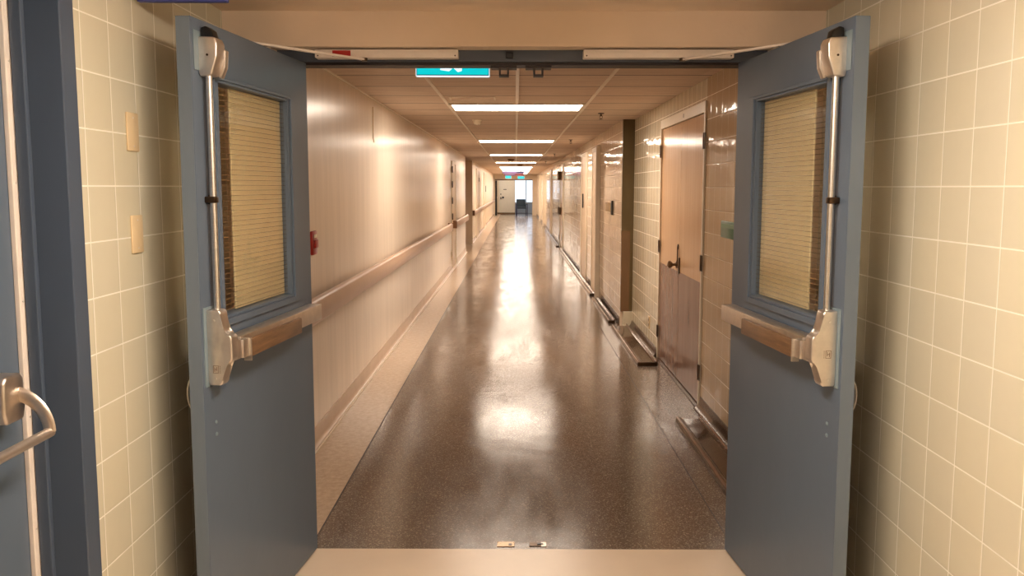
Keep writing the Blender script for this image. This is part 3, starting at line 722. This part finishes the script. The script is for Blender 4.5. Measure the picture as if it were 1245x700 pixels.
# ------------------------------------------------------------------ far right wall doors (fixed closed)
def far_door(idx, y0, y1, lab, side=1, mat=None, proud=.06, hard=(), top=2.06):
    x = CF if side == 1 else CL
    def bx(a, b2, *r): # distance out from wall
        lo, hi = (x-b2, x-a) if side == 1 else (x+a, x+b2)
        return (lo, hi, *r)
    t = thing('door_%d' % idx, lab, 'door', (0,0,0), kind='structure')
    f = MB(); f.box(*bx(.0005, proud, y0-.06, y0, 0, top+.06), r=.002); f.build('door_jamb', M['white'], t)
    f = MB(); f.box(*bx(.0005, .02, y1, y1+.06, 0, top+.06), r=.002); f.build('door_jamb', M['white'], t)
    f = MB(); f.box(*bx(.0005, .02, y0, y1, top, top+.06), r=.002); f.build('door_head', M['white'], t)
    f = MB(); f.box(*bx(.0005, .012, y0, y1, .012, top)); f.build('door_panel', mat or M['cream_door'], t)
    for (kind, yy, zz) in hard:
        if kind == 'hinge': MB().box(*bx(.0125, .03, yy-.02, yy+.06, zz-.06, zz+.06), r=.002).build('hinge', M['darkmetal'], t)
        if kind == 'handle': MB().box(*bx(.0125, .06, yy-.06, yy+.06, zz-.09, zz+.09), r=.004).build('handle', M['darkmetal'], t)
        if kind == 'pull': MB().box(*bx(.0125, .03, yy-.05, yy+.05, zz-.12, zz+.12), r=.002).build('pull_plate', M['black'], t)
        if kind == 'closer': MB().box(*bx(.0125, .09, yy-.25, yy+.25, zz-.11, zz+.11), r=.004).build('closer', M['darkmetal'], t)
    return t
far_door(1, 11.56, 12.5, 'cream door behind the pale projecting jamb on the right wall', hard=(('hinge', 11.58, 1.86), ('hinge', 11.58, 1.05), ('hinge', 11.58, .25)))
far_door(2, 13.6, 14.6, 'cream door with black pull plate on the right wall', proud=.015, hard=(('pull', 14.2, 1.32),))
far_door(3, 20.4, 21.6, 'distant cream door with dark closer and latch on the right wall', proud=.02, mat=M['tan_door'], hard=(('closer', 21.5, 1.85), ('handle', 21.2, .95), ('handle', 21.8, .95), ('hinge', 20.5, .3), ('hinge', 21.8, .25)))
far_door(4, 26.8, 27.8, 'distant cream door on the right wall past the reflecting tiles', proud=.03)
far_door(5, 33.4, 34.6, 'small distant door with projecting cream jamb on the right wall', proud=.09, hard=(('hinge', 33.5, 1.1),))
far_door(6, 38.5, 39.7, 'farthest cream door on the right wall', proud=.09, hard=(('hinge', 38.6, 1.1),))
far_door(7, 15.55, 16.4, 'cream door with dark hinges in the left wall before the side passage', side=0, proud=.006, top=1.98, hard=tuple(('hinge', 15.5, z) for z in (1.88, 1.6, 1.3, 1.0)))
far_door(8, 25.2, 27.0, 'cream door in the left wall beyond the side passage', side=0, proud=.03, hard=(('hinge', 26.9, 1.8),))
far_door(9, 31.0, 33.0, 'farther cream door in the left wall beyond the side passage', side=0, proud=.03, hard=(('pull', 32.8, 1.5),))
struct('trim_wall_corner', MB().box(CL-.205, CL+.012, 22.80, 22.86, 0, ZC), M['cream_door'], 'pale corner post where the left wall resumes past the side passage', 'trim')

# ------------------------------------------------------------------ corridor end
ew = MB(); ew.box(-1.6, -1.14, YE, YE+.2, 0, ZC); ew.box(.93, 1.6, YE, YE+.2, 0, ZC); ew.box(-1.14, .93, YE, YE+.2, 2.0, ZC)
struct('wall_end', ew, M['wall_far'], 'cream end wall around the bright far doorway', 'wall')
struct('trim_end_frame', MB().box(-1.14, .93, YE-.03, YE+.03, 1.95, 2.0), M['brown_panel'], 'brown head of the far doorway', 'trim')
t = thing('far_door_leaf', 'dark edged door leaf standing open at the left of the far doorway', 'door', (-1.14, YE+.2, 0))
MB().box(.001, .10, .0, .9, .01, 1.94, r=.003).build('door_panel', M['slot'], t)
MB().box(.1005, .13, .40, .48, .95, 1.05, r=.005).build('handle', M['steel'], t)
er = MB(); er.box(-1.8, -1.6, YE+.2, YE+5, 0, 2.6); er.box(1.6, 1.8, YE+.2, YE+5, 0, 2.6)
er.box(-1.6, -.08, YE+4.8, YE+5, 0, 2.6); er.box(-.08, 1.6, YE+4.8, YE+5, 0, .62); er.box(-.08, 1.6, YE+4.8, YE+5, 2.3, 2.6)
struct('wall_end_room', er, M['bluish'], 'pale walls of the bright room past the far doorway', 'wall')
struct('ceiling_end_room', MB().box(-1.8, 1.8, YE+.2, YE+5, 2.6, 2.7), M['white'], 'white ceiling of the bright room past the far doorway', 'ceiling')
w = thing('window_1', 'bright daylight window in the room past the far doorway', 'window', (0,0,0), kind='structure')
q = MB()
for (a, bb, c_, d_) in ((-.08, 1.6, .62, .67), (-.08, 1.6, 2.25, 2.3), (-.08, -.03, .67, 2.25), (1.55, 1.6, .67, 2.25), (.62, .67, .67, 2.25)): q.box(a, bb, YE+4.84, YE+4.9, c_, d_)
q.build('window_frame', M['white'], w); MB().box(-.03, 1.55, YE+4.86, YE+4.866, .67, 2.25).build('window_pane', M['win_glass'], w)
# closed cream door facing down the corridor at the left of the end room
t = thing('door_10', 'cream door with dark latch facing down the corridor past the far doorway', 'door', (-.55, YE+2.4, 0), kind='structure')
MB().box(-1.05, .52, .06, .14, 0, 2.6).build('partition', M['cream_door'], t)
MB().box(-.42, .50, 0, .058, .012, 2.02, r=.004).build('door_panel', M['white'], t)
MB().box(-.16, .02, -.012, -.0005, 1.42, 1.46).build('name_strip', M['black'], t)
MB().lathe([(.05,-.06),(.06,-.03),(.03,-.001)], (-.18,0,.98), 'y', 16).build('door_knob', M['black'], t)
MB().box(-.34, -.28, -.03, -.0005, .88, 1.0, r=.004).build('wall_switch', M['darkmetal'], t)
MB().box(-.34, -.28, -.03, -.0005, 1.14, 1.2, r=.004).build('wall_switch', M['darkmetal'], t)
MB().box(-1.05, .52, -.01, .058, 0, .10).build('door_base', M['brown_panel'], t)
LE = light_fix(YE+1.2, 'unseen ceiling light added to brighten the room past the far doorway', M['glow_f'], z=2.6, x=-.4, group=None)  # added out of view to brighten the end room and its cream door
# chair
t = thing('visitor_chair', 'dark teal upholstered chair with navy legs standing in the far doorway', 'chair', (.33, 45.6, 0), .1)
MB().box(-.25, .25, -.25, .25, .40, .50, r=.03).build('seat', M['teal_cloth'], t, smooth=True)
q = MB(); q.prism([(.20,.48),(.28,.48),(.36,.90),(.30,.92)], 'x', -.25, .25, r=.02); 
q2 = q.build('backrest', M['teal_cloth'], t, smooth=True)
for sx in (-1, 1):
    MB().tube([(sx*.29,-.26,0),(sx*.29,-.25,.62),(sx*.29,.20,.64)], .022, 10).build('armrest', M['navy_metal'], t, smooth=True)
    MB().tube([(sx*.27,.27,0),(sx*.27,.25,.45),(sx*.27,.27,.62)], .02, 10).build('leg', M['navy_metal'], t, smooth=True)
    MB().box(sx*.29-.03, sx*.29+.03, -.22, .20, .63, .67, r=.01).build('arm_pad', M['teal_cloth'], t)
MB().tube([(-.29,-.25,.16),(.29,-.25,.16)], .018, 8).build('stretcher', M['navy_metal'], t)

# ------------------------------------------------------------------ daylight outside the far window
w = bpy.data.worlds.new('world'); SC.world = w; w.use_nodes = True
bg = w.node_tree.nodes['Background']; bg.inputs[0].default_value = (.72, .86, 1, 1); bg.inputs[1].default_value = 1.8

SC.view_settings.view_transform = 'Standard'; SC.view_settings.look = 'None'
SC.view_settings.gamma = 1; SC.view_settings.use_curve_mapping = False
SC.view_settings.exposure = 0
